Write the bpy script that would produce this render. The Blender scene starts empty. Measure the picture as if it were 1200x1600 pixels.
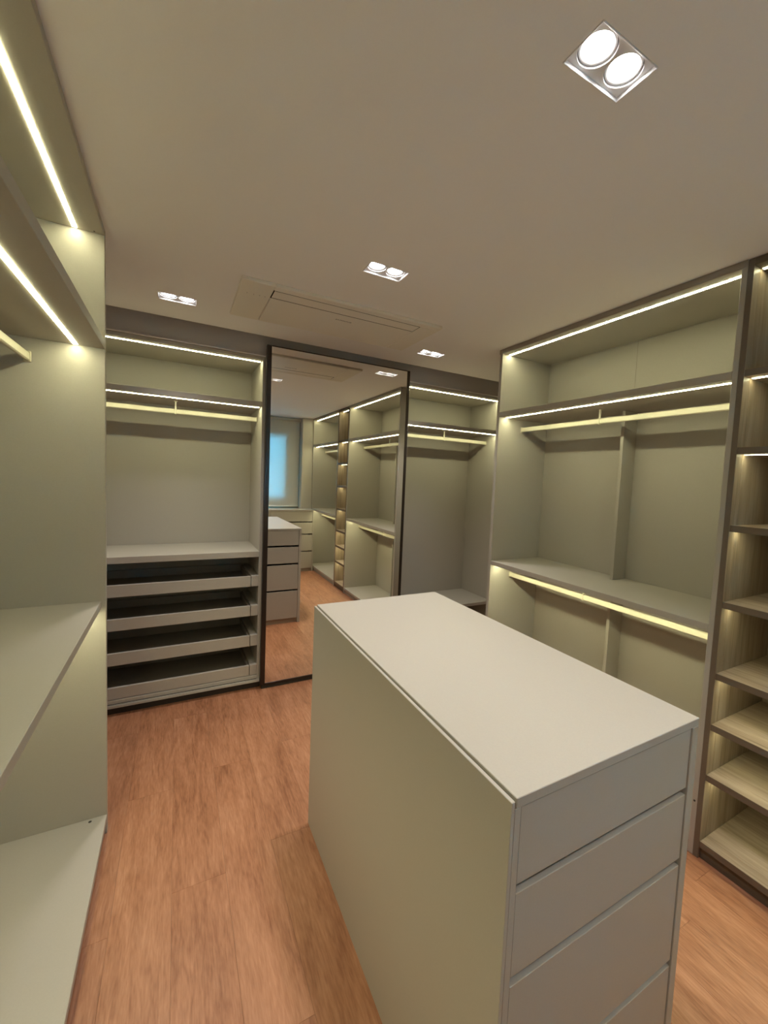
import bpy, bmesh, math, random
from mathutils import Vector, Matrix

# ------------------------------------------------------------------ camera, world, exposure, lamp settings
sc = bpy.context.scene
col = sc.collection
F, YAW, PITCH, ROLL, PX, PY = 652.4, .5057, -.0668, .0441, 636.6, 792.3
cy, sy, cp, sp = math.cos(YAW), math.sin(YAW), math.cos(PITCH), math.sin(PITCH)
fwd = Vector((sy*cp, cy*cp, sp)); r0 = Vector((cy, -sy, 0)); u0 = r0.cross(fwd)
rt = math.cos(ROLL)*r0 + math.sin(ROLL)*u0
up = -math.sin(ROLL)*r0 + math.cos(ROLL)*u0
cd = bpy.data.cameras.new('camera'); cam = bpy.data.objects.new('camera', cd); col.objects.link(cam)
cd.sensor_fit = 'HORIZONTAL'; cd.sensor_width = 36; cd.lens = F*36/1200
cd.shift_x = -(PX-600)/1200; cd.shift_y = -(800-PY)/1200
cd.clip_start = .02
cam.matrix_world = Matrix(((rt.x, up.x, -fwd.x, 0), (rt.y, up.y, -fwd.y, 0), (rt.z, up.z, -fwd.z, 1.55), (0, 0, 0, 1)))
sc.camera = cam

w = bpy.data.worlds.new('sky'); sc.world = w; w.use_nodes = True
bg = w.node_tree.nodes['Background']; bg.inputs[0].default_value = (.11, .60, 1.0, 1); bg.inputs[1].default_value = 92.0

EXPOSURE = 0.97
SPOT_W = 12.9                    # each downlight lamp
SPOT_COL = (1.0, .93, .91)
LED_STRENGTH = 29.5              # each light strip
LED_COL = (1.0, .98, .58)

vs = sc.view_settings
sc.display_settings.display_device = 'sRGB'
vs.view_transform = 'Standard'; vs.look = 'None'; vs.gamma = 1; vs.use_curve_mapping = False
vs.exposure = EXPOSURE
cc = sc.cycles
cc.max_bounces = 12; cc.diffuse_bounces = 8; cc.glossy_bounces = 6; cc.transmission_bounces = 6; cc.transparent_max_bounces = 8
cc.caustics_reflective = False; cc.caustics_refractive = False
cc.use_denoising = True; cc.sample_clamp_indirect = 4.0
try: cc.denoiser = 'OPENIMAGEDENOISE'
except Exception: pass

rnd = random.Random(4)

# ------------------------------------------------------------------ room dimensions (metres)
ZC = 2.462                                   # ceiling
WX0, WX1, WY0, WY1 = -.74, 2.69, -.95, 3.56  # wall faces
XL, XR, YB = -.25, 1.945, 3.055              # fronts of the three wardrobe runs
ZT, ZB, ZM = 2.432, 2.0046, 1.002            # top panel underside, hat shelf underside, middle shelf top

# ------------------------------------------------------------------ materials
def mat_new(name):
    m = bpy.data.materials.new(name); m.use_nodes = True
    nt = m.node_tree; b = nt.nodes['Principled BSDF']
    return m, nt, b
def N(nt, t, **k):
    n = nt.nodes.new(t)
    for a, v in k.items(): setattr(n, a, v)
    return n
def laminate(name, c, rough=.5, var=.04, spec=.35):
    m, nt, b = mat_new(name)
    tc = N(nt, 'ShaderNodeTexCoord')
    n1 = N(nt, 'ShaderNodeTexNoise'); n1.inputs['Scale'].default_value = 260; n1.inputs['Detail'].default_value = 2
    nt.links.new(tc.outputs['Object'], n1.inputs['Vector'])
    mr = N(nt, 'ShaderNodeMapRange'); mr.inputs[3].default_value = 1-var; mr.inputs[4].default_value = 1+var
    nt.links.new(n1.outputs[0], mr.inputs[0])
    mx = N(nt, 'ShaderNodeVectorMath', operation='SCALE'); mx.inputs[0].default_value = c
    nt.links.new(mr.outputs[0], mx.inputs['Scale'])
    nt.links.new(mx.outputs[0], b.inputs['Base Color'])
    b.inputs['Roughness'].default_value = rough; b.inputs['Specular IOR Level'].default_value = spec
    bp_ = N(nt, 'ShaderNodeBump'); bp_.inputs['Strength'].default_value = .04; bp_.inputs['Distance'].default_value = .001
    nt.links.new(n1.outputs[0], bp_.inputs['Height']); nt.links.new(bp_.outputs[0], b.inputs['Normal'])
    return m
def plain(name, c, rough=.5, metal=0.0, spec=.5):
    m, nt, b = mat_new(name)
    b.inputs['Base Color'].default_value = (*c, 1); b.inputs['Roughness'].default_value = rough
    b.inputs['Metallic'].default_value = metal; b.inputs['Specular IOR Level'].default_value = spec
    return m
def emit(name, c, s):
    m, nt, b = mat_new(name)
    b.inputs['Base Color'].default_value = (.8, .8, .8, 1)
    b.inputs['Emission Color'].default_value = (*c, 1); b.inputs['Emission Strength'].default_value = s
    return m
def wood(name, axis, dark, mid, light, fine, rough=.45, var=.25, bump=.12, sc_=1.0, gr=((1.1, 9), (6, 150), (.9, 26)), lo=.32):
    """grain runs along axis (0,1,2) of the piece"""
    m, nt, b = mat_new(name)
    tc = N(nt, 'ShaderNodeTexCoord'); oi = N(nt, 'ShaderNodeObjectInfo')
    off = N(nt, 'ShaderNodeVectorMath', operation='SCALE'); off.inputs[0].default_value = (7.3, 11.1, 5.7)
    nt.links.new(oi.outputs['Random'], off.inputs['Scale'])
    add = N(nt, 'ShaderNodeVectorMath', operation='ADD')
    nt.links.new(tc.outputs['Object'], add.inputs[0]); nt.links.new(off.outputs[0], add.inputs[1])
    def mapped(long, across):
        s = [across*sc_]*3; s[axis] = long*sc_
        mp = N(nt, 'ShaderNodeMapping'); mp.inputs['Scale'].default_value = s
        nt.links.new(add.outputs[0], mp.inputs[0]); return mp
    m1 = mapped(*gr[0]); nA = N(nt, 'ShaderNodeTexNoise'); nA.inputs['Scale'].default_value = 1; nA.inputs['Detail'].default_value = 5; nA.inputs['Roughness'].default_value = .6; nA.inputs['Distortion'].default_value = .8
    nt.links.new(m1.outputs[0], nA.inputs['Vector'])
    m2 = mapped(*gr[1]); nB = N(nt, 'ShaderNodeTexNoise'); nB.inputs['Scale'].default_value = 1; nB.inputs['Detail'].default_value = 3
    nt.links.new(m2.outputs[0], nB.inputs['Vector'])
    m3 = mapped(*gr[2]); nC = N(nt, 'ShaderNodeTexNoise'); nC.inputs['Scale'].default_value = 1; nC.inputs['Detail'].default_value = 4; nC.inputs['Distortion'].default_value = 1.5
    nt.links.new(m3.outputs[0], nC.inputs['Vector'])
    a1 = N(nt, 'ShaderNodeMath', operation='MULTIPLY'); a1.inputs[1].default_value = 1-fine
    nt.links.new(nA.outputs[0], a1.inputs[0])
    a2 = N(nt, 'ShaderNodeMath', operation='MULTIPLY_ADD'); a2.inputs[1].default_value = fine*.45
    nt.links.new(nB.outputs[0], a2.inputs[0]); nt.links.new(a1.outputs[0], a2.inputs[2])
    a3 = N(nt, 'ShaderNodeMath', operation='MULTIPLY_ADD'); a3.inputs[1].default_value = fine*.55
    nt.links.new(nC.outputs[0], a3.inputs[0]); nt.links.new(a2.outputs[0], a3.inputs[2])
    cr = N(nt, 'ShaderNodeValToRGB'); e = cr.color_ramp.elements
    e[0].position = lo; e[0].color = (*dark, 1); e[1].position = 1-lo; e[1].color = (*light, 1)
    k = e.new(.5); k.color = (*mid, 1)
    nt.links.new(a3.outputs[0], cr.inputs[0])
    mr = N(nt, 'ShaderNodeMapRange'); mr.inputs[3].default_value = 1-var/2; mr.inputs[4].default_value = 1+var/2
    nt.links.new(oi.outputs['Random'], mr.inputs[0])
    sv = N(nt, 'ShaderNodeVectorMath', operation='SCALE')
    nt.links.new(cr.outputs[0], sv.inputs[0]); nt.links.new(mr.outputs[0], sv.inputs['Scale'])
    nt.links.new(sv.outputs[0], b.inputs['Base Color'])
    b.inputs['Roughness'].default_value = rough; b.inputs['Specular IOR Level'].default_value = .35
    bp_ = N(nt, 'ShaderNodeBump'); bp_.inputs['Strength'].default_value = bump; bp_.inputs['Distance'].default_value = .002
    nt.links.new(a3.outputs[0], bp_.inputs['Height']); nt.links.new(bp_.outputs[0], b.inputs['Normal'])
    return m

GREIGE = laminate('greige_laminate', (.405, .375, .332))
ISLE = laminate('pale_greige_laminate', (.415, .383, .352), rough=.42)
EDGE = laminate('taupe_edge_band', (.30, .265, .23))
FASCIA = laminate('taupe_fascia', (.56, .51, .50))
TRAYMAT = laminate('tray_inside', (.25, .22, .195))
WALLM = laminate('wall_paint', (.52, .49, .44), rough=.9, var=.02)
CEILM = laminate('ceiling_paint', (.92, .91, .93), rough=.95, var=.015)
RODM = plain('champagne_rod', (.62, .58, .46), .4)
BRONZE = plain('bronze_aluminium', (.060, .048, .042), .28, .85)
ALU = plain('pale_aluminium', (.70, .67, .66), .35, .3)
WHITE = plain('white_enamel', (.80, .80, .82), .35)
ACW = laminate('white_plastic', (.84, .80, .74), rough=.45, var=.01)
ACG = plain('gap_shade_black', (.008, .007, .006), .9, 0, .1)  # near-black, the shade inside the flap gap put into the colour
DARK = plain('dark_plastic', (.03, .027, .025), .6)
LOGO = plain('logo_grey', (.10, .09, .085), .5)
LED = emit('led_diffuser', LED_COL, LED_STRENGTH)
LEDT = emit('led_diffuser_dim', LED_COL, LED_STRENGTH*.43)
LAMP = emit('lamp_lens', (1, .97, .93), 14)
MIRROR = plain('mirror_glass', (.93, .91, .87), .0, 1.0)
WOODV = wood('oak_upright', 2, (.15, .105, .068), (.32, .245, .175), (.47, .375, .285), .55)
WOODH = wood('oak_shelf', 1, (.19, .14, .092), (.38, .295, .215), (.54, .435, .335), .55)
BAND = laminate('dark_oak_edge', (.15, .115, .085))
WOODD = wood('oak_dark', 1, (.07, .052, .035), (.11, .085, .06), (.15, .12, .085), .55)
FLOORM = wood('vinyl_plank', 1, (.215, .084, .040), (.345, .151, .080), (.45, .22, .127), .6, rough=.42, var=.05, bump=.06, gr=((2.0, 8), (22, 200), (4, 38)), lo=.36)

def blind_material():
    m = bpy.data.materials.new('blind_fabric'); m.use_nodes = True; nt = m.node_tree; nt.nodes.clear()
    o = N(nt, 'ShaderNodeOutputMaterial'); mx = N(nt, 'ShaderNodeMixShader'); mx.inputs[0].default_value = .40
    d = N(nt, 'ShaderNodeBsdfDiffuse'); d.inputs[0].default_value = (.74, .72, .68, 1)
    t = N(nt, 'ShaderNodeBsdfTranslucent'); t.inputs[0].default_value = (.62, .66, .66, 1)
    nt.links.new(d.outputs[0], mx.inputs[1]); nt.links.new(t.outputs[0], mx.inputs[2]); nt.links.new(mx.outputs[0], o.inputs[0])
    return m
def pane_material():
    m = bpy.data.materials.new('window_glass'); m.use_nodes = True; nt = m.node_tree; nt.nodes.clear()
    o = N(nt, 'ShaderNodeOutputMaterial'); mx = N(nt, 'ShaderNodeMixShader')
    fr = N(nt, 'ShaderNodeFresnel'); fr.inputs[0].default_value = 1.45
    t = N(nt, 'ShaderNodeBsdfTransparent'); g = N(nt, 'ShaderNodeBsdfGlossy'); g.inputs['Roughness'].default_value = .02
    nt.links.new(fr.outputs[0], mx.inputs[0]); nt.links.new(t.outputs[0], mx.inputs[1]); nt.links.new(g.outputs[0], mx.inputs[2]); nt.links.new(mx.outputs[0], o.inputs[0])
    return m
BLIND = blind_material(); PANE = pane_material()

# ------------------------------------------------------------------ helpers
def world_of(o):
    p = Vector((0, 0, 0))
    while o: p += o.location; o = o.parent
    return p
def thing(name, label, cat, loc=(0, 0, 0), group=None):
    o = bpy.data.objects.new(name, None); col.objects.link(o)
    o.location = loc; o.empty_display_size = .1
    o['label'] = label; o['category'] = cat
    if group: o['group'] = group
    return o
def link(name, bm, m, parent=None, c=None):
    """bm holds world coordinates; origin goes to the middle of the piece"""
    lo = Vector([min(v.co[i] for v in bm.verts) for i in range(3)]); hi = Vector([max(v.co[i] for v in bm.verts) for i in range(3)])
    c = (lo+hi)/2 if c is None else Vector(c)
    bmesh.ops.translate(bm, verts=bm.verts, vec=-c)
    me = bpy.data.meshes.new(name); bm.to_mesh(me); bm.free()
    for mm in (m if isinstance(m, (list, tuple)) else [m]): me.materials.append(mm)
    o = bpy.data.objects.new(name, me); col.objects.link(o)
    if parent: o.parent = parent; o.location = c - world_of(parent)
    else: o.location = c
    return o
def add_box(bm, x0, x1, y0, y1, z0, z1, bev=.0012, mi=0):
    x0, x1 = sorted((x0, x1)); y0, y1 = sorted((y0, y1)); z0, z1 = sorted((z0, z1))
    r = bmesh.ops.create_cube(bm, size=1)
    for v in r['verts']:
        v.co = Vector(((x0+x1)/2 + v.co.x*(x1-x0), (y0+y1)/2 + v.co.y*(y1-y0), (z0+z1)/2 + v.co.z*(z1-z0)))
    fs = {f for v in r['verts'] for f in v.link_faces}
    for f in fs: f.material_index = mi
    if bev:
        bev = min(bev, .3*min(x1-x0, y1-y0, z1-z0))
        es = list({e for v in r['verts'] for e in v.link_edges})
        bmesh.ops.bevel(bm, geom=es, offset=bev, segments=1, affect='EDGES', profile=.5, clamp_overlap=True)
def box(name, m, parent, x0, x1, y0, y1, z0, z1, bev=.0012):
    bm = bmesh.new(); add_box(bm, x0, x1, y0, y1, z0, z1, bev)
    return link(name, bm, m, parent)
def add_cyl(bm, c, r, h, seg=24, r2=None, axis='Z', mi=0):
    res = bmesh.ops.create_cone(bm, cap_ends=True, segments=seg, radius1=r, radius2=r if r2 is None else r2, depth=h)
    vs_ = res['verts']
    if axis == 'X': bmesh.ops.rotate(bm, verts=vs_, cent=(0, 0, 0), matrix=Matrix.Rotation(math.pi/2, 3, 'Y'))
    if axis == 'Y': bmesh.ops.rotate(bm, verts=vs_, cent=(0, 0, 0), matrix=Matrix.Rotation(math.pi/2, 3, 'X'))
    bmesh.ops.translate(bm, verts=vs_, vec=c)
    for f in {f for v in vs_ for f in v.link_faces}: f.material_index = mi
def cyl(name, m, parent, c, r, h, seg=24, r2=None, axis='Z'):
    bm = bmesh.new(); add_cyl(bm, c, r, h, seg, r2, axis)
    o = link(name, bm, m, parent)
    for p in o.data.polygons: p.use_smooth = len(p.vertices) == 4
    return o
def struct(o):
    o['kind'] = 'structure'; return o

# ------------------------------------------------------------------ the room
T = .08
fl = struct(box('floor', DARK, None, WX0-T, WX1+T, WY0-T, WY1+T, -.06, -.005, 0))
PW, PL, GAP = .183, 1.22, .0004
x = WX0; row = 0
while x < WX1-.01:
    x1 = min(x+PW, WX1)
    y = WY0 - ((row*.47) % 1)*PL
    while y < WY1:
        a, b_ = max(y, WY0), min(y+PL, WY1)
        if b_-a > .01:
            box('plank', FLOORM, fl, x+GAP/2, x1-GAP/2, a+GAP/2, b_-GAP/2, -.005, 0, .0003)
        y += PL
    x += PW; row += 1

struct(box('wall_left', WALLM, None, WX0-T, WX0, WY0-T, WY1+T, 0, 2.62, 0))
struct(box('wall_right', WALLM, None, WX1, WX1+T, WY0-T, WY1+T, 0, 2.62, 0))
struct(box('wall_back', WALLM, None, WX0, WX1, WY1, WY1+T, 0, 2.62, 0))
WIN = (.45, 1.565, 1.12, 2.19)
bm = bmesh.new()
add_box(bm, WX0, WIN[0], WY0-T, WY0, 0, 2.62, 0); add_box(bm, WIN[1], WX1, WY0-T, WY0, 0, 2.62, 0)
add_box(bm, WIN[0], WIN[1], WY0-T, WY0, 0, WIN[2], 0); add_box(bm, WIN[0], WIN[1], WY0-T, WY0, WIN[3], 2.62, 0)
add_box(bm, WX0, 1.774, WY0, -.778, 0, .985, 0)
struct(link('wall_front', bm, WALLM))
struct(box('pillar', WALLM, None, 1.775, WX1-.001, WY0, -.775, 0, ZC, .001))

# downlight positions: centre of each twin fitting
HX, HY = .0915, .0505
LIGHTS = [(.815, .653), (.805, 1.745), (-.003, 2.645), (1.602, 2.645), (.81, -.42)]
YCE = 2.985                                   # the ceiling board ends here, a shadow gap follows
def ceiling():
    xs = {WX0, WX1}; ys = {WY0, YCE}
    for a, b in LIGHTS: xs |= {a-HX, a+HX}; ys |= {b-HY, b+HY}
    xs, ys = sorted(xs), sorted(ys)
    bm = bmesh.new(); V = {}
    def vert(i, j):
        if (i, j) not in V: V[i, j] = bm.verts.new((xs[i], ys[j], ZC))
        return V[i, j]
    for i in range(len(xs)-1):
        for j in range(len(ys)-1):
            mx, my = (xs[i]+xs[i+1])/2, (ys[j]+ys[j+1])/2
            if any(abs(mx-a) < HX and abs(my-b) < HY for a, b in LIGHTS): continue
            bm.faces.new([vert(i, j), vert(i, j+1), vert(i+1, j+1), vert(i+1, j)])
    r = bmesh.ops.extrude_face_region(bm, geom=bm.faces[:])
    bmesh.ops.translate(bm, verts=[v for v in r['geom'] if isinstance(v, bmesh.types.BMVert)], vec=(0, 0, .03))
    bmesh.ops.recalc_face_normals(bm, faces=bm.faces[:])
    # upper board closing the shadow gap
    add_box(bm, WX0, WX1, WY0, WY1, 2.58, 2.62, 0)
    return struct(link('ceiling', bm, CEILM))
ceiling()
struct(box('trim_1', FASCIA, None, WX0, WX1, 3.085, 3.103, 2.349, 2.58, .001))       # fascia board over the far wardrobes

# ------------------------------------------------------------------ wardrobes
class Run:
    """maps (u along the front, v depth behind the front, z) to the room"""
    def __init__(s, kind): s.k = kind
    def b(s, u0, u1, v0, v1):
        if s.k == 'right': return (XR+v0, XR+v1, u0, u1)
        if s.k == 'left': return (XL-v1, XL-v0, u0, u1)
        return (u0, u1, YB+v0, YB+v1)
    def box(s, name, m, p, u0, u1, v0, v1, z0, z1, bev=.0012):
        return box(name, m, p, *s.b(u0, u1, v0, v1), z0, z1, bev)
    def pt(s, u, v, z):
        a = s.b(u, u, v, v); return Vector((a[0], a[2], z))
RIGHT, LEFT, BACK = Run('right'), Run('left'), Run('back')
INSET, SW = .052, .014

def shelf(run, p, u0, u1, z0, z1, depth, strip=True, m=GREIGE, name='shelf', v0=0.0, inset=INSET):
    o = run.box(name, [m], p, u0+.0005, u1-.0005, v0, depth-.001, z0, z1)
    if strip:
        s = run.box('light_strip', LED, p, u0+.012, u1-.012, v0+inset, v0+inset+SW, z0-.0016, z0-.0001, 0)
    return o
def rod(run, p, u0, u1, v, zc, ztop, us):
    h, t = .031, .015
    a = run.box('hanging_rod', RODM, p, u0+.002, u1-.002, v-t/2, v+t/2, zc-h/2, zc+h/2, .004)
    for q0, q1 in ((u0+.0002, u0+.006), (u1-.006, u1-.0002)):
        run.box('rod_socket', RODM, a, q0, q1, v-t/2-.004, v+t/2+.004, zc-h/2-.004, zc+h/2+.004, .003)
    for u in us:
        bm = bmesh.new()
        add_box(bm, *run.b(u-.005, u+.005, v-.004, v+.004), zc+h/2, ztop-.0002, .001)
        add_box(bm, *run.b(u-.006, u+.006, v-t/2-.003, v+t/2+.003), zc-h/2-.003, zc+h/2+.002, .002)
        add_box(bm, *run.b(u-.012, u+.012, v-.012, v+.012), ztop-.004, ztop-.0002, .001)
        link('rod_bracket', bm, RODM, a)
    return a
def carcass(run, p, u0, u1, depth, ztop, tl=.02, tr=.02, zbot=.05, m=GREIGE, full=True, top_m=None, base=0.0, top_t=.024):
    run.box('side_panel', m, p, u0-tl, u0, 0, depth+.012, base, ztop+top_t)
    run.box('side_panel', m, p, u1, u1+tr, 0, depth+.012, base, ztop+top_t)
    run.box('back_panel', m, p, u0+.0005, u1-.0005, depth, depth+.012, zbot, ztop-.0005, .0005)
    run.box('top_panel', m, p, u0+.0005, u1-.0005, 0, depth, ztop, ztop+top_t)

# ---- long wardrobe on the right, nearest the far wall
D = .458
pR = thing('hanging_wardrobe', 'wide greige wardrobe with two lit shelves, hanging rods and upright stiffener, beyond oak shelf tower', 'wardrobe', (XR+.2, 1.57, 0), 'open hanging wardrobes')
U0, U1 = .877, 2.262
carcass(RIGHT, pR, U0, U1, D, ZT, tl=.0205, tr=.026)
RIGHT.box('light_strip', LED, pR, U0+.009, U1-.009, INSET, INSET+SW, ZT-.0016, ZT-.0001, 0)
shelf(RIGHT, pR, U0, U1, ZB, ZB+.034, D)
shelf(RIGHT, pR, U0, U1, ZM-.029, ZM, D)
shelf(RIGHT, pR, U0, U1, .05, .078, D, strip=False, name='bottom_panel')
RIGHT.box('plinth', EDGE, pR, U0+.0005, U1-.0005, .012, .028, 0, .0495)
RIGHT.box('stiffener', GREIGE, pR, 1.554, 1.574, .338, D-.0005, ZM+.0005, ZB-.0005)
RIGHT.box('stiffener', GREIGE, pR, 1.554, 1.574, .338, D-.0005, .0785, ZM-.0295)
rod(RIGHT, pR, U0, U1, .215, 1.936, ZB, [1.63])
rod(RIGHT, pR, U0, U1, .185, .892, ZM-.029, [1.63])
RIGHT.box('top_band', EDGE, pR, U0-.0205, U1+.026, -.004, -.0003, ZT+.001, ZC-.001, .0005)
# joint between the two back boards of the upper bay
RIGHT.box('joint_strip', EDGE, pR, 1.588, 1.590, D-.0012, D-.0003, ZB+.0345, ZT-.0005, 0)
cyl('screw_cap', DARK, pR, (XR-.001, U0-.010, .235), .004, .003, 12, axis='X')

# ---- oak shelf tower
pT = thing('shelf_tower', 'narrow oak shelf tower with eight lit shelves between two greige wardrobes', 'shelving', (XR+.2, .66, 0))
Y0, Y1 = .480, .836
def two_piece(name, m, p, y0, y1, z0, z1, x0, x1, seam=.052):
    bm = bmesh.new()
    add_box(bm, x0, x0+seam-.0004, y0, y1, z0, z1, .0012); add_box(bm, x0+seam+.0004, x1, y0, y1, z0, z1, .0012)
    return link(name, bm, m, p)
for a, b in ((Y0-.020, Y0), (Y1, Y1+.0200)):
    q = two_piece('side_panel', WOODV, pT, a, b, 0, ZT+.028, XR+.001, XR+D+.012)
    box('edge_band', BAND, q, XR, XR+.0009, a, b, 0, ZT+.028, 0)
box('back_panel', WOODV, pT, XR+D, XR+D+.012, Y0+.0005, Y1-.0005, .05, ZT-.0005, .0005)
box('top_panel', WOODD, pT, XR, XR+D, Y0+.0005, Y1-.0005, ZT, ZT+.028)
box('light_strip', LEDT, pT, XR+INSET, XR+INSET+SW, Y0+.006, Y1-.006, ZT-.0016, ZT-.0001, 0)
for zt in (2.036, 1.733, 1.422, 1.108, .808, .590, .371):
    q = two_piece('shelf', WOODH, pT, Y0+.0005, Y1-.0005, zt-.026, zt, XR+.004, XR+D-.001)
    box('edge_band', BAND, q, XR+.003, XR+.0039, Y0+.0005, Y1-.0005, zt-.026, zt, 0)
    box('light_strip', LEDT, pT, XR+INSET, XR+INSET+SW, Y0+.006, Y1-.006, zt-.0276, zt-.0261, 0)
q = two_piece('bottom_shelf', WOODH, pT, Y0+.0005, Y1-.0005, .050, .0765, XR+.003, XR+D-.001)
box('edge_band', BAND, q, XR+.002, XR+.0029, Y0+.0005, Y1-.0005, .050, .0765, 0)
box('plinth', WOODD, pT, XR+.012, XR+.028, Y0+.0005, Y1-.0005, 0, .0495)

# ---- second wardrobe on the right, behind the camera (seen in the mirror)
pR2 = thing('hanging_wardrobe', 'greige hanging wardrobe beside the window, seen only in the mirror', 'wardrobe', (XR+.2, -.15, 0), 'open hanging wardrobes')
A0, A1 = -.752, .4395
carcass(RIGHT, pR2, A0, A1, D, ZT, tl=.022, tr=.020)
RIGHT.box('light_strip', LED, pR2, A0+.009, A1-.009, INSET, INSET+SW, ZT-.0016, ZT-.0001, 0)
shelf(RIGHT, pR2, A0, A1, ZB, ZB+.034, D)
shelf(RIGHT, pR2, A0, A1, .05, .078, D, strip=False, name='bottom_panel')
shelf(RIGHT, pR2, A0, A1, ZM-.029, ZM, D)
RIGHT.box('plinth', EDGE, pR2, A0+.0005, A1-.0005, .012, .028, 0, .0495)
RIGHT.box('top_band', EDGE, pR2, A0-.022, A1+.020, -.004, -.0003, ZT+.001, ZC-.001, .0005)
rod(RIGHT, pR2, A0, A1, .215, 1.936, ZB, [-.16])
rod(RIGHT, pR2, A0, A1, .185, .892, ZM-.029, [-.16])

# ---- wardrobe on the left
pL = thing('hanging_wardrobe', 'greige wardrobe nearest the viewer with lit shelves, opposite the long side of the island', 'wardrobe', (XL-.2, 1.0, 0), 'open hanging wardrobes')
B0, B1 = -.12, 2.045
carcass(LEFT, pL, B0, B1, D, ZT, tl=.02, tr=.02)
LEFT.box('light_strip', LED, pL, B0+.009, B1-.009, .083, .083+SW, ZT-.0016, ZT-.0001, 0)
shelf(LEFT, pL, B0, B1, ZB, ZB+.034, D, inset=.083)
shelf(LEFT, pL, B0, B1, ZM-.029, ZM, D, v0=.016)
shelf(LEFT, pL, B0, B1, .058, .086, D, strip=False, name='bottom_panel')
LEFT.box('plinth', EDGE, pL, B0+.0005, B1-.0005, .012, .028, 0, .0575)
rod(LEFT, pL, B0, B1, .232, 1.936, ZB, [.96])
cyl('screw_cap', DARK, pL, (XL-.055, 2.026, .0864), .0058, .0008, 16)
cyl('screw_cap', DARK, pL, (XL-.03, 2.03, ZT-.0006), .003, .001, 12)

# ---- far wall, bay with pull-out trays
ZBT = 2.319
pB = thing('tray_wardrobe', 'greige wardrobe on far wall with four dark pull-out trays, next to mirror door', 'wardrobe', (0, YB+.2, 0), 'open hanging wardrobes')
DB = .475
C0, C1 = -.535, .511
def back_bay(p, c0, c1, tl, tr):
    carcass(BACK, p, c0, c1, DB, ZBT, tl=tl, tr=tr, zbot=.06, base=.054, top_t=.022)
    BACK.box('light_strip', LED, p, c0+.009, c1-.009, INSET, INSET+SW, ZBT-.0016, ZBT-.0001, 0)
    shelf(BACK, p, c0, c1, ZB, ZB+.034, DB)
    rod(BACK, p, c0, c1, .207, 1.936, ZB, [(c0+c1)/2])
    BACK.box('top_rail', ALU, p, c0-tl, c1+tr-.009, -.014, .028, ZBT+.0225, ZBT+.0295, .001)
    BACK.box('bottom_panel', GREIGE, p, c0+.0005, c1-.0005, .0, DB-.001, .070, .094)
    bm = bmesh.new()                                   # ridged floor rail of the sliding doors
    add_box(bm, c0-tl, c1+tr-.009, YB-.024, YB-.0005, .054, .061, .001)
    add_box(bm, c0-tl, c1+tr-.009, YB-.024, YB-.020, .0612, .069, .001)
    add_box(bm, c0-tl, c1+tr-.009, YB-.008, YB-.004, .0612, .069, .001)
    link('bottom_rail', bm, GREIGE, p)
    BACK.box('plinth', DARK, p, c0-tl, c1+tr, .012, .040, 0, .0535)  # near-black: the shadow under the rail is put into the plinth colour
back_bay(pB, C0, C1, .022, .024)
shelf(BACK, pB, C0, C1, .955, .996, DB, strip=False, name='counter_shelf')
for i, (z0, z1) in enumerate(((.745, .820), (.533, .607), (.313, .391), (.098, .172))):
    tx0, tx1 = C0+.048, C1-.052
    bm = bmesh.new()
    add_box(bm, tx0, tx1, YB+.004, YB+.022, z0, z1, .0015)
    tray = link('pull_out_tray', bm, GREIGE, pB)
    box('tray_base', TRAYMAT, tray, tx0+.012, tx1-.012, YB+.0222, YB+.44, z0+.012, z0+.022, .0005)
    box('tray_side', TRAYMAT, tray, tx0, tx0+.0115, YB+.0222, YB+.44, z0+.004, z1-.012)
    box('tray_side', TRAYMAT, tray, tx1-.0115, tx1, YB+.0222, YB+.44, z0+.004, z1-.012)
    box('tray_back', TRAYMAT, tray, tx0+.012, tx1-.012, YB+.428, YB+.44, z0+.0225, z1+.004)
    for a, b in ((C0+.0005, tx0-.004), (tx1+.004, C1-.0005)):
        box('slide_spacer', GREIGE, pB, a, b, YB+.006, YB+.44, z0, z1)

# ---- far wall, bay right of the mirror
pB2 = thing('hanging_wardrobe', 'greige hanging wardrobe in far corner to the side of the mirror, with low shelf', 'wardrobe', (2.1, YB+.2, 0), 'open hanging wardrobes')
E0, E1 = 1.665, 2.655
back_bay(pB2, E0, E1, .022, .022)
shelf(BACK, pB2, E0, E1, .390, .418, DB, strip=False)

# ---- mirror door
pM = thing('sliding_mirror_door', 'tall sliding mirror door in slim dark bronze frame', 'mirror door', (1.09, 3.03, 0))
MX0, MX1, MZ0, MZ1, MY = .540, 1.636, .030, 2.418, 3.010
MB = MY+.036
def stile(x0, x1):
    bm = bmesh.new()
    add_box(bm, x0, x1, MY, MB, MZ0, MZ1, .003)
    return bm
link('frame_stile', stile(MX0-.012, MX0+.020), BRONZE, pM)
link('frame_stile', stile(MX1-.022, MX1+.004), BRONZE, pM)
box('frame_rail', BRONZE, pM, MX0+.0205, MX1-.0225, MY, MB, MZ1-.007, MZ1, .002)
box('frame_rail', BRONZE, pM, MX0+.0205, MX1-.0225, MY, MB, MZ0, MZ0+.014, .002)
box('mirror_glass', MIRROR, pM, MX0+.0205, MX1-.0225, MY+.003, MY+.009, MZ0+.0145, MZ1-.0075, 0)
box('door_backing', DARK, pM, MX0+.0205, MX1-.0225, MY+.0092, MB-.002, MZ0+.0145, MZ1-.0075, 0)
box('under_door_shade', DARK, pM, MX0, MX1, MY+.012, MB-.006, 0, MZ0-.0002, 0)  # dark block added for the black shade below the door

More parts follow.
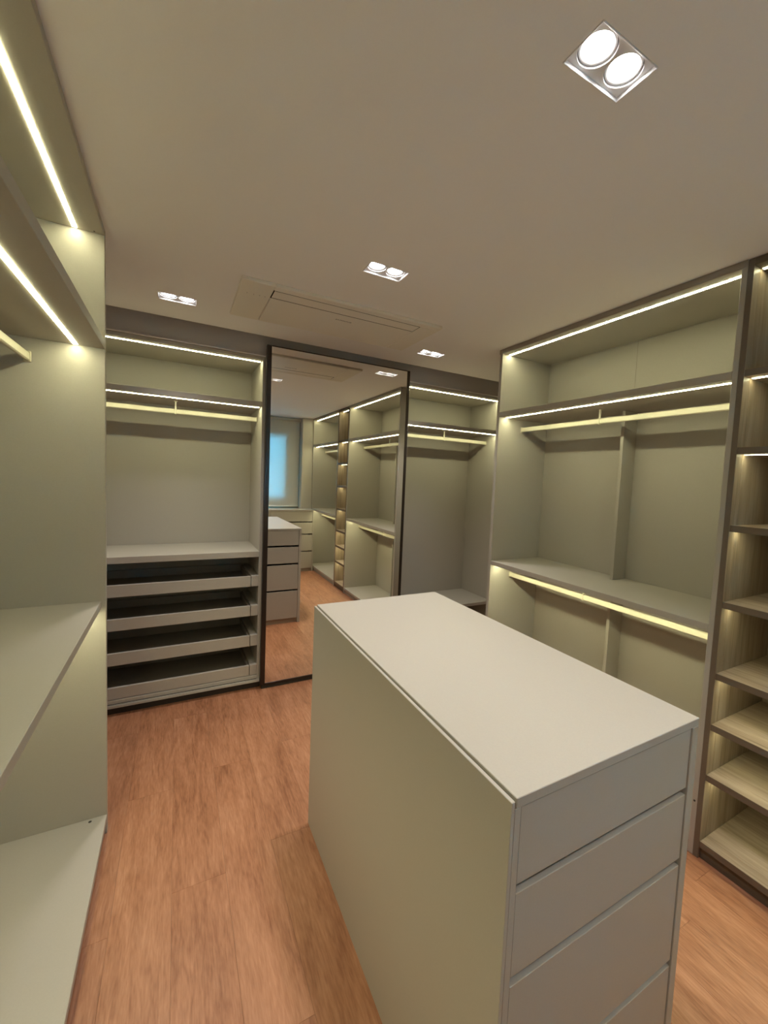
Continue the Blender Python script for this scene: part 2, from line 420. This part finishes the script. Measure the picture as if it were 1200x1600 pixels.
# ------------------------------------------------------------------ drawer island
pI = thing('drawer_island', 'freestanding pale greige island with drawers in both ends', 'cabinet', (.84, 1.12, 0))
IX0, IX1, IY0, IY1, IZ = .5215, 1.138, .513, 1.731, .992
box('cladding_panel', ISLE, pI, IX0, IX0+.0085, IY0, IY1, 0, IZ-.005, .001)
box('side_panel', ISLE, pI, IX0+.009, IX0+.0242, IY0+.0006, IY1-.0006, 0, IZ-.0205, .0008)
box('side_panel', ISLE, pI, IX1-.026, IX1, IY0, IY1, 0, IZ-.0205, .001)
box('top_panel', ISLE, pI, IX0+.0118, IX1, IY0, IY1, IZ-.020, IZ, .0012)
box('core_panel', TRAYMAT, pI, IX0+.026, IX1-.03, IY0+.55, IY0+.57, .05, IZ-.0215, 0)
box('bottom_panel', ISLE, pI, IX0+.0247, IX1-.0265, IY0+.04, IY1-.04, .05, .066, 0)
ZG = [(.818, .9693), (.632, .800), (.356, .613), (.052, .339)]
def drawer_front(p, x0, x1, yf, d, z0, z1, first, m=ISLE):
    """d = +1: the drawer opens towards -y"""
    t = .014; chm = 0
    pr = [(0, z0), (0, z1), (t, z1+chm), (t, z0)]
    bm = bmesh.new()
    a = [bm.verts.new((x0, yf+d*q, z)) for q, z in pr]; b = [bm.verts.new((x1, yf+d*q, z)) for q, z in pr]
    bm.faces.new(a); bm.faces.new(b[::-1])
    for i in range(4): bm.faces.new([a[i], b[i], b[(i+1) % 4], a[(i+1) % 4]])
    bmesh.ops.recalc_face_normals(bm, faces=bm.faces[:])
    bmesh.ops.bevel(bm, geom=bm.edges[:], offset=.0009, segments=1, affect='EDGES', profile=.5)
    return link('drawer', bm, m, p)
def drawer_body(dr, x0, x1, ya, yb, z0, z1, m=ISLE):
    bm = bmesh.new()
    add_box(bm, x0+.012, x1-.012, ya, yb, z0+.02, z0+.03, 0)
    add_box(bm, x0+.012, x0+.022, ya, yb, z0+.03, z1-.03, 0); add_box(bm, x1-.022, x1-.012, ya, yb, z0+.03, z1-.03, 0)
    link('drawer_box', bm, m, dr)
IDX0, IDX1 = IX0+.0265, IX1-.0285
for i, (z0, z1) in enumerate(ZG):
    d = drawer_front(pI, IDX0, IDX1, IY0+.003, 1, z0, z1, i == 0); drawer_body(d, IDX0, IDX1, IY0+.0225, IY0+.5, z0, z1)
    d = drawer_front(pI, IDX0, IDX1, IY1-.003, -1, z0, z1, i == 0); drawer_body(d, IDX0, IDX1, IY1-.5, IY1-.0225, z0, z1)
box('plinth', ISLE, pI, IX0+.0247, IX1-.0265, IY0+.022, IY0+.038, 0, .0495)
box('plinth', ISLE, pI, IX0+.0247, IX1-.0265, IY1-.038, IY1-.022, 0, .0495)

# ------------------------------------------------------------------ drawer cabinet under the window (in the mirror)
pC = thing('drawer_cabinet', 'low greige drawer cabinet under the window, seen only in the mirror', 'cabinet', (1.2, -.74, 0))
KX0, KX1, KY0, KY1 = .55, 1.930, -.7765, -.536
box('top_panel', GREIGE, pC, KX0, KX1, KY0, KY1, .968, .992)
for xa, xb in ((KX0, KX0+.022), (1.229, 1.251), (KX1-.022, KX1)):
    box('side_panel', GREIGE, pC, xa, xb, KY0, KY1, 0, .9675)
for xa, xb in ((KX0+.024, 1.227), (1.253, KX1-.024)):
    for i, (z0, z1) in enumerate(((.806, .965), (.612, .788), (.336, .594), (.052, .318))):
        d = drawer_front(pC, xa, xb, KY1-.003, -1, z0, z1, i == 0, GREIGE); drawer_body(d, xa, xb, KY0+.01, KY1-.0225, z0, z1, GREIGE)
    box('plinth', EDGE, pC, xa, xb, KY1-.038, KY1-.022, 0, .0495)

# ------------------------------------------------------------------ window and roller blind
pW = thing('window_1', 'aluminium window behind the roller blind, seen only in the mirror', 'window', (1.0, WY0-.04, WIN[2])); pW['kind'] = 'structure'
bm = bmesh.new(); fw = .045
ya, yb_ = WY0-.07, WY0-.02
add_box(bm, WIN[0], WIN[0]+fw, ya, yb_, WIN[2], WIN[3]); add_box(bm, WIN[1]-fw, WIN[1], ya, yb_, WIN[2], WIN[3])
add_box(bm, WIN[0]+fw, WIN[1]-fw, ya, yb_, WIN[2], WIN[2]+fw); add_box(bm, WIN[0]+fw, WIN[1]-fw, ya, yb_, WIN[3]-fw, WIN[3])
link('window_frame', bm, WHITE, pW)
xm = (WIN[0]+WIN[1])/2
box('mullion', WHITE, pW, xm-.02, xm+.02, ya, yb_, WIN[2]+fw, WIN[3]-fw)
for a, b in ((WIN[0]+fw, xm-.02), (xm+.02, WIN[1]-fw)):
    box('pane', PANE, pW, a, b, WY0-.047, WY0-.043, WIN[2]+fw, WIN[3]-fw, 0)
pV = thing('roller_blind', 'closed roller blind glowing blue with daylight, seen only in the mirror', 'blind', (1.0, WY0+.03, ZC))
RBX0, RBX1 = .35, 1.755
box('fabric', BLIND, pV, RBX0, RBX1, WY0+.055, WY0+.056, 1.03, ZC-.05, 0)
cyl('roller_tube', BLIND, pV, ((RBX0+RBX1)/2, WY0+.065, ZC-.035), .024, RBX1-RBX0, 20, axis='X')
cyl('bottom_bar', WHITE, pV, ((RBX0+RBX1)/2, WY0+.0555, 1.024), .009, RBX1-RBX0, 12, axis='X')
for xq in (RBX0-.006, RBX1+.006):
    box('bracket', WHITE, pV, xq-.004, xq+.004, WY0+.0005, WY0+.092, ZC-.062, ZC-.0005)

# ------------------------------------------------------------------ twin downlights
def downlight(cx, cy_, label):
    p = thing('ceiling_downlight', label, 'ceiling light', (cx, cy_, ZC), 'twin ceiling downlights')
    bm = bmesh.new(); t = .0025; h = .034; hx, hy = HX-.0005, HY-.0005; zp = ZC+.008; RH = .0405
    for a, b, c, d in ((-hx, -hx+t, -hy, hy), (hx-t, hx, -hy, hy), (-hx+t, hx-t, -hy, -hy+t), (-hx+t, hx-t, hy-t, hy)):
        add_box(bm, cx+a, cx+b, cy_+c, cy_+d, ZC-.002, ZC+h, .0006)
    add_box(bm, cx-hx+t, cx+hx-t, cy_-hy+t, cy_+hy-t, ZC+h-.003, ZC+h, 0)
    lamps = [cx-.0435, cx+.0435]
    for lx, xa, xb in ((lamps[0], cx-hx+t, cx), (lamps[1], cx, cx+hx-t)):       # face plate with two round holes
        ya, yb = cy_-hy+t, cy_+hy-t
        cs = [math.atan2(y-cy_, x-lx) for x in (xa, xb) for y in (ya, yb)]
        an = sorted(set([2*math.pi*k/40-math.pi for k in range(40)]+cs))
        inn, out, low = [], [], []
        for a in an:
            dx, dy = math.cos(a), math.sin(a)
            k = min([((xb if dx > 0 else xa)-lx)/dx if abs(dx) > 1e-9 else 9, ((yb if dy > 0 else ya)-cy_)/dy if abs(dy) > 1e-9 else 9])
            out.append(bm.verts.new((lx+k*dx, cy_+k*dy, zp))); inn.append(bm.verts.new((lx+RH*dx, cy_+RH*dy, zp))); low.append(bm.verts.new((lx+RH*dx, cy_+RH*dy, ZC+h-.004)))
        n = len(an)
        for q in range(n):
            r_ = (q+1) % n
            bm.faces.new([out[q], inn[q], inn[r_], out[r_]]); bm.faces.new([inn[q], low[q], low[r_], inn[r_]])
    link('housing', bm, WHITE, p)
    for lx in lamps:
        bm = bmesh.new()
        prof = [(.0385, ZC+.0295), (.0385, ZC+.014), (.0375, ZC+.012), (.0350, ZC+.0125), (.0300, ZC+.0185), (.0296, ZC+.025)]
        seg = 40; rings = []
        for r, z in prof:
            rings.append([bm.verts.new((lx+r*math.cos(2*math.pi*k/seg), cy_+r*math.sin(2*math.pi*k/seg), z)) for k in range(seg)])
        for A, B in zip(rings, rings[1:]):
            for k in range(seg): bm.faces.new([A[k], A[(k+1) % seg], B[(k+1) % seg], B[k]])
        bm.faces.new(rings[0])
        bmesh.ops.recalc_face_normals(bm, faces=bm.faces[:])
        L = link('lamp', bm, WHITE, p)
        for q in L.data.polygons: q.use_smooth = len(q.vertices) == 4
        cyl('lens', LAMP, L, (lx, cy_, ZC+.0215), .0295, .003, 40)
        ld = bpy.data.lights.new('lamp_light', 'SPOT'); ld.energy = SPOT_W; ld.color = SPOT_COL
        ld.spot_size = math.radians(100); ld.spot_blend = 1.0; ld.shadow_soft_size = .028
        lo = bpy.data.objects.new('lamp_light', ld); col.objects.link(lo); lo.parent = L
        lo.location = Vector((lx, cy_, ZC-.03)) - world_of(L)
    return p
for (a, b), lb in zip(LIGHTS, (
        'twin square downlight in the ceiling above near end of the island, largest in view',
        'twin square downlight in the ceiling between island and air conditioner',
        'twin square downlight in the ceiling in front of the tray wardrobe',
        'twin square downlight in the ceiling past the corner of air conditioner, near long wardrobe',
        'twin square downlight in the ceiling near the window, out of view overhead')):
    downlight(a, b, lb)

# ------------------------------------------------------------------ ceiling cassette air conditioner
pA = thing('air_conditioner', 'flat cream ceiling cassette air conditioner with a long flap', 'air conditioner', (.81, 2.4, ZC))
AX0, AX1, AY0, AY1, AZ = .258, 1.372, 2.143, 2.660, ZC-.018
FX0, FX1, FY0, FY1 = .415, 1.245, 2.197, 2.284
bm = bmesh.new()
def acpiece(x0, x1, y0, y1): add_box(bm, x0, x1, y0, y1, AZ, ZC-.0003, .003)
g = .004
acpiece(AX0, FX0-g, AY0, AY1)                                       # left wing with the display
acpiece(FX0-g, AX1, AY0, FY0-g)                                     # strip before the flap
acpiece(FX1+g, AX1, FY0-g, AY1)                                     # right wing
link('casing', bm, ACW, pA)
bm = bmesh.new(); add_box(bm, FX0-.0005, FX1+g-.0005, FY1+.0085, AY1, AZ, ZC-.0003, .003); link('intake_panel', bm, ACW, pA)
box('flap', ACW, pA, FX0+.001, FX1-.001, FY0+.001, FY1-.001, AZ+.0002, AZ+.0016, .0004)
box('flap_gap_shade', ACG, pA, FX0-g+.0003, FX1+g-.0003, FY0-g+.0003, FY1+.0083, AZ+.0017, ZC-.0005, 0)  # solid black block standing in for the shade around the flap
fc = bpy.data.curves.new('lettering', 'FONT'); fc.body = 'SAMSUNG'; fc.size = .0215; fc.extrude = .0003; fc.align_x = 'CENTER'; fc.align_y = 'CENTER'; fc.space_character = 1.12
ft = bpy.data.objects.new('lettering_source', fc); col.objects.link(ft); bpy.context.view_layer.update()
me = bpy.data.meshes.new_from_object(ft.evaluated_get(bpy.context.evaluated_depsgraph_get())); bpy.data.objects.remove(ft)
me.name = 'brand_lettering'; me.materials.clear(); me.materials.append(LOGO)
fo = bpy.data.objects.new('brand_lettering', me); col.objects.link(fo); fo.parent = pA
fo.location = Vector((.836, 2.369, AZ-.0002)) - pA.location; fo.rotation_euler = (math.pi, 0, 0); fo.scale = (.92, .85, 1)
box('display_window', ACW, pA, .308, .345, 2.262, 2.272, AZ-.0006, AZ-.0001, .0002)
for dx in (.300, .332, .360, .386):
    cyl('indicator_dot', LOGO, pA, (dx, 2.291, AZ-.0004), .0022, .0006, 10)
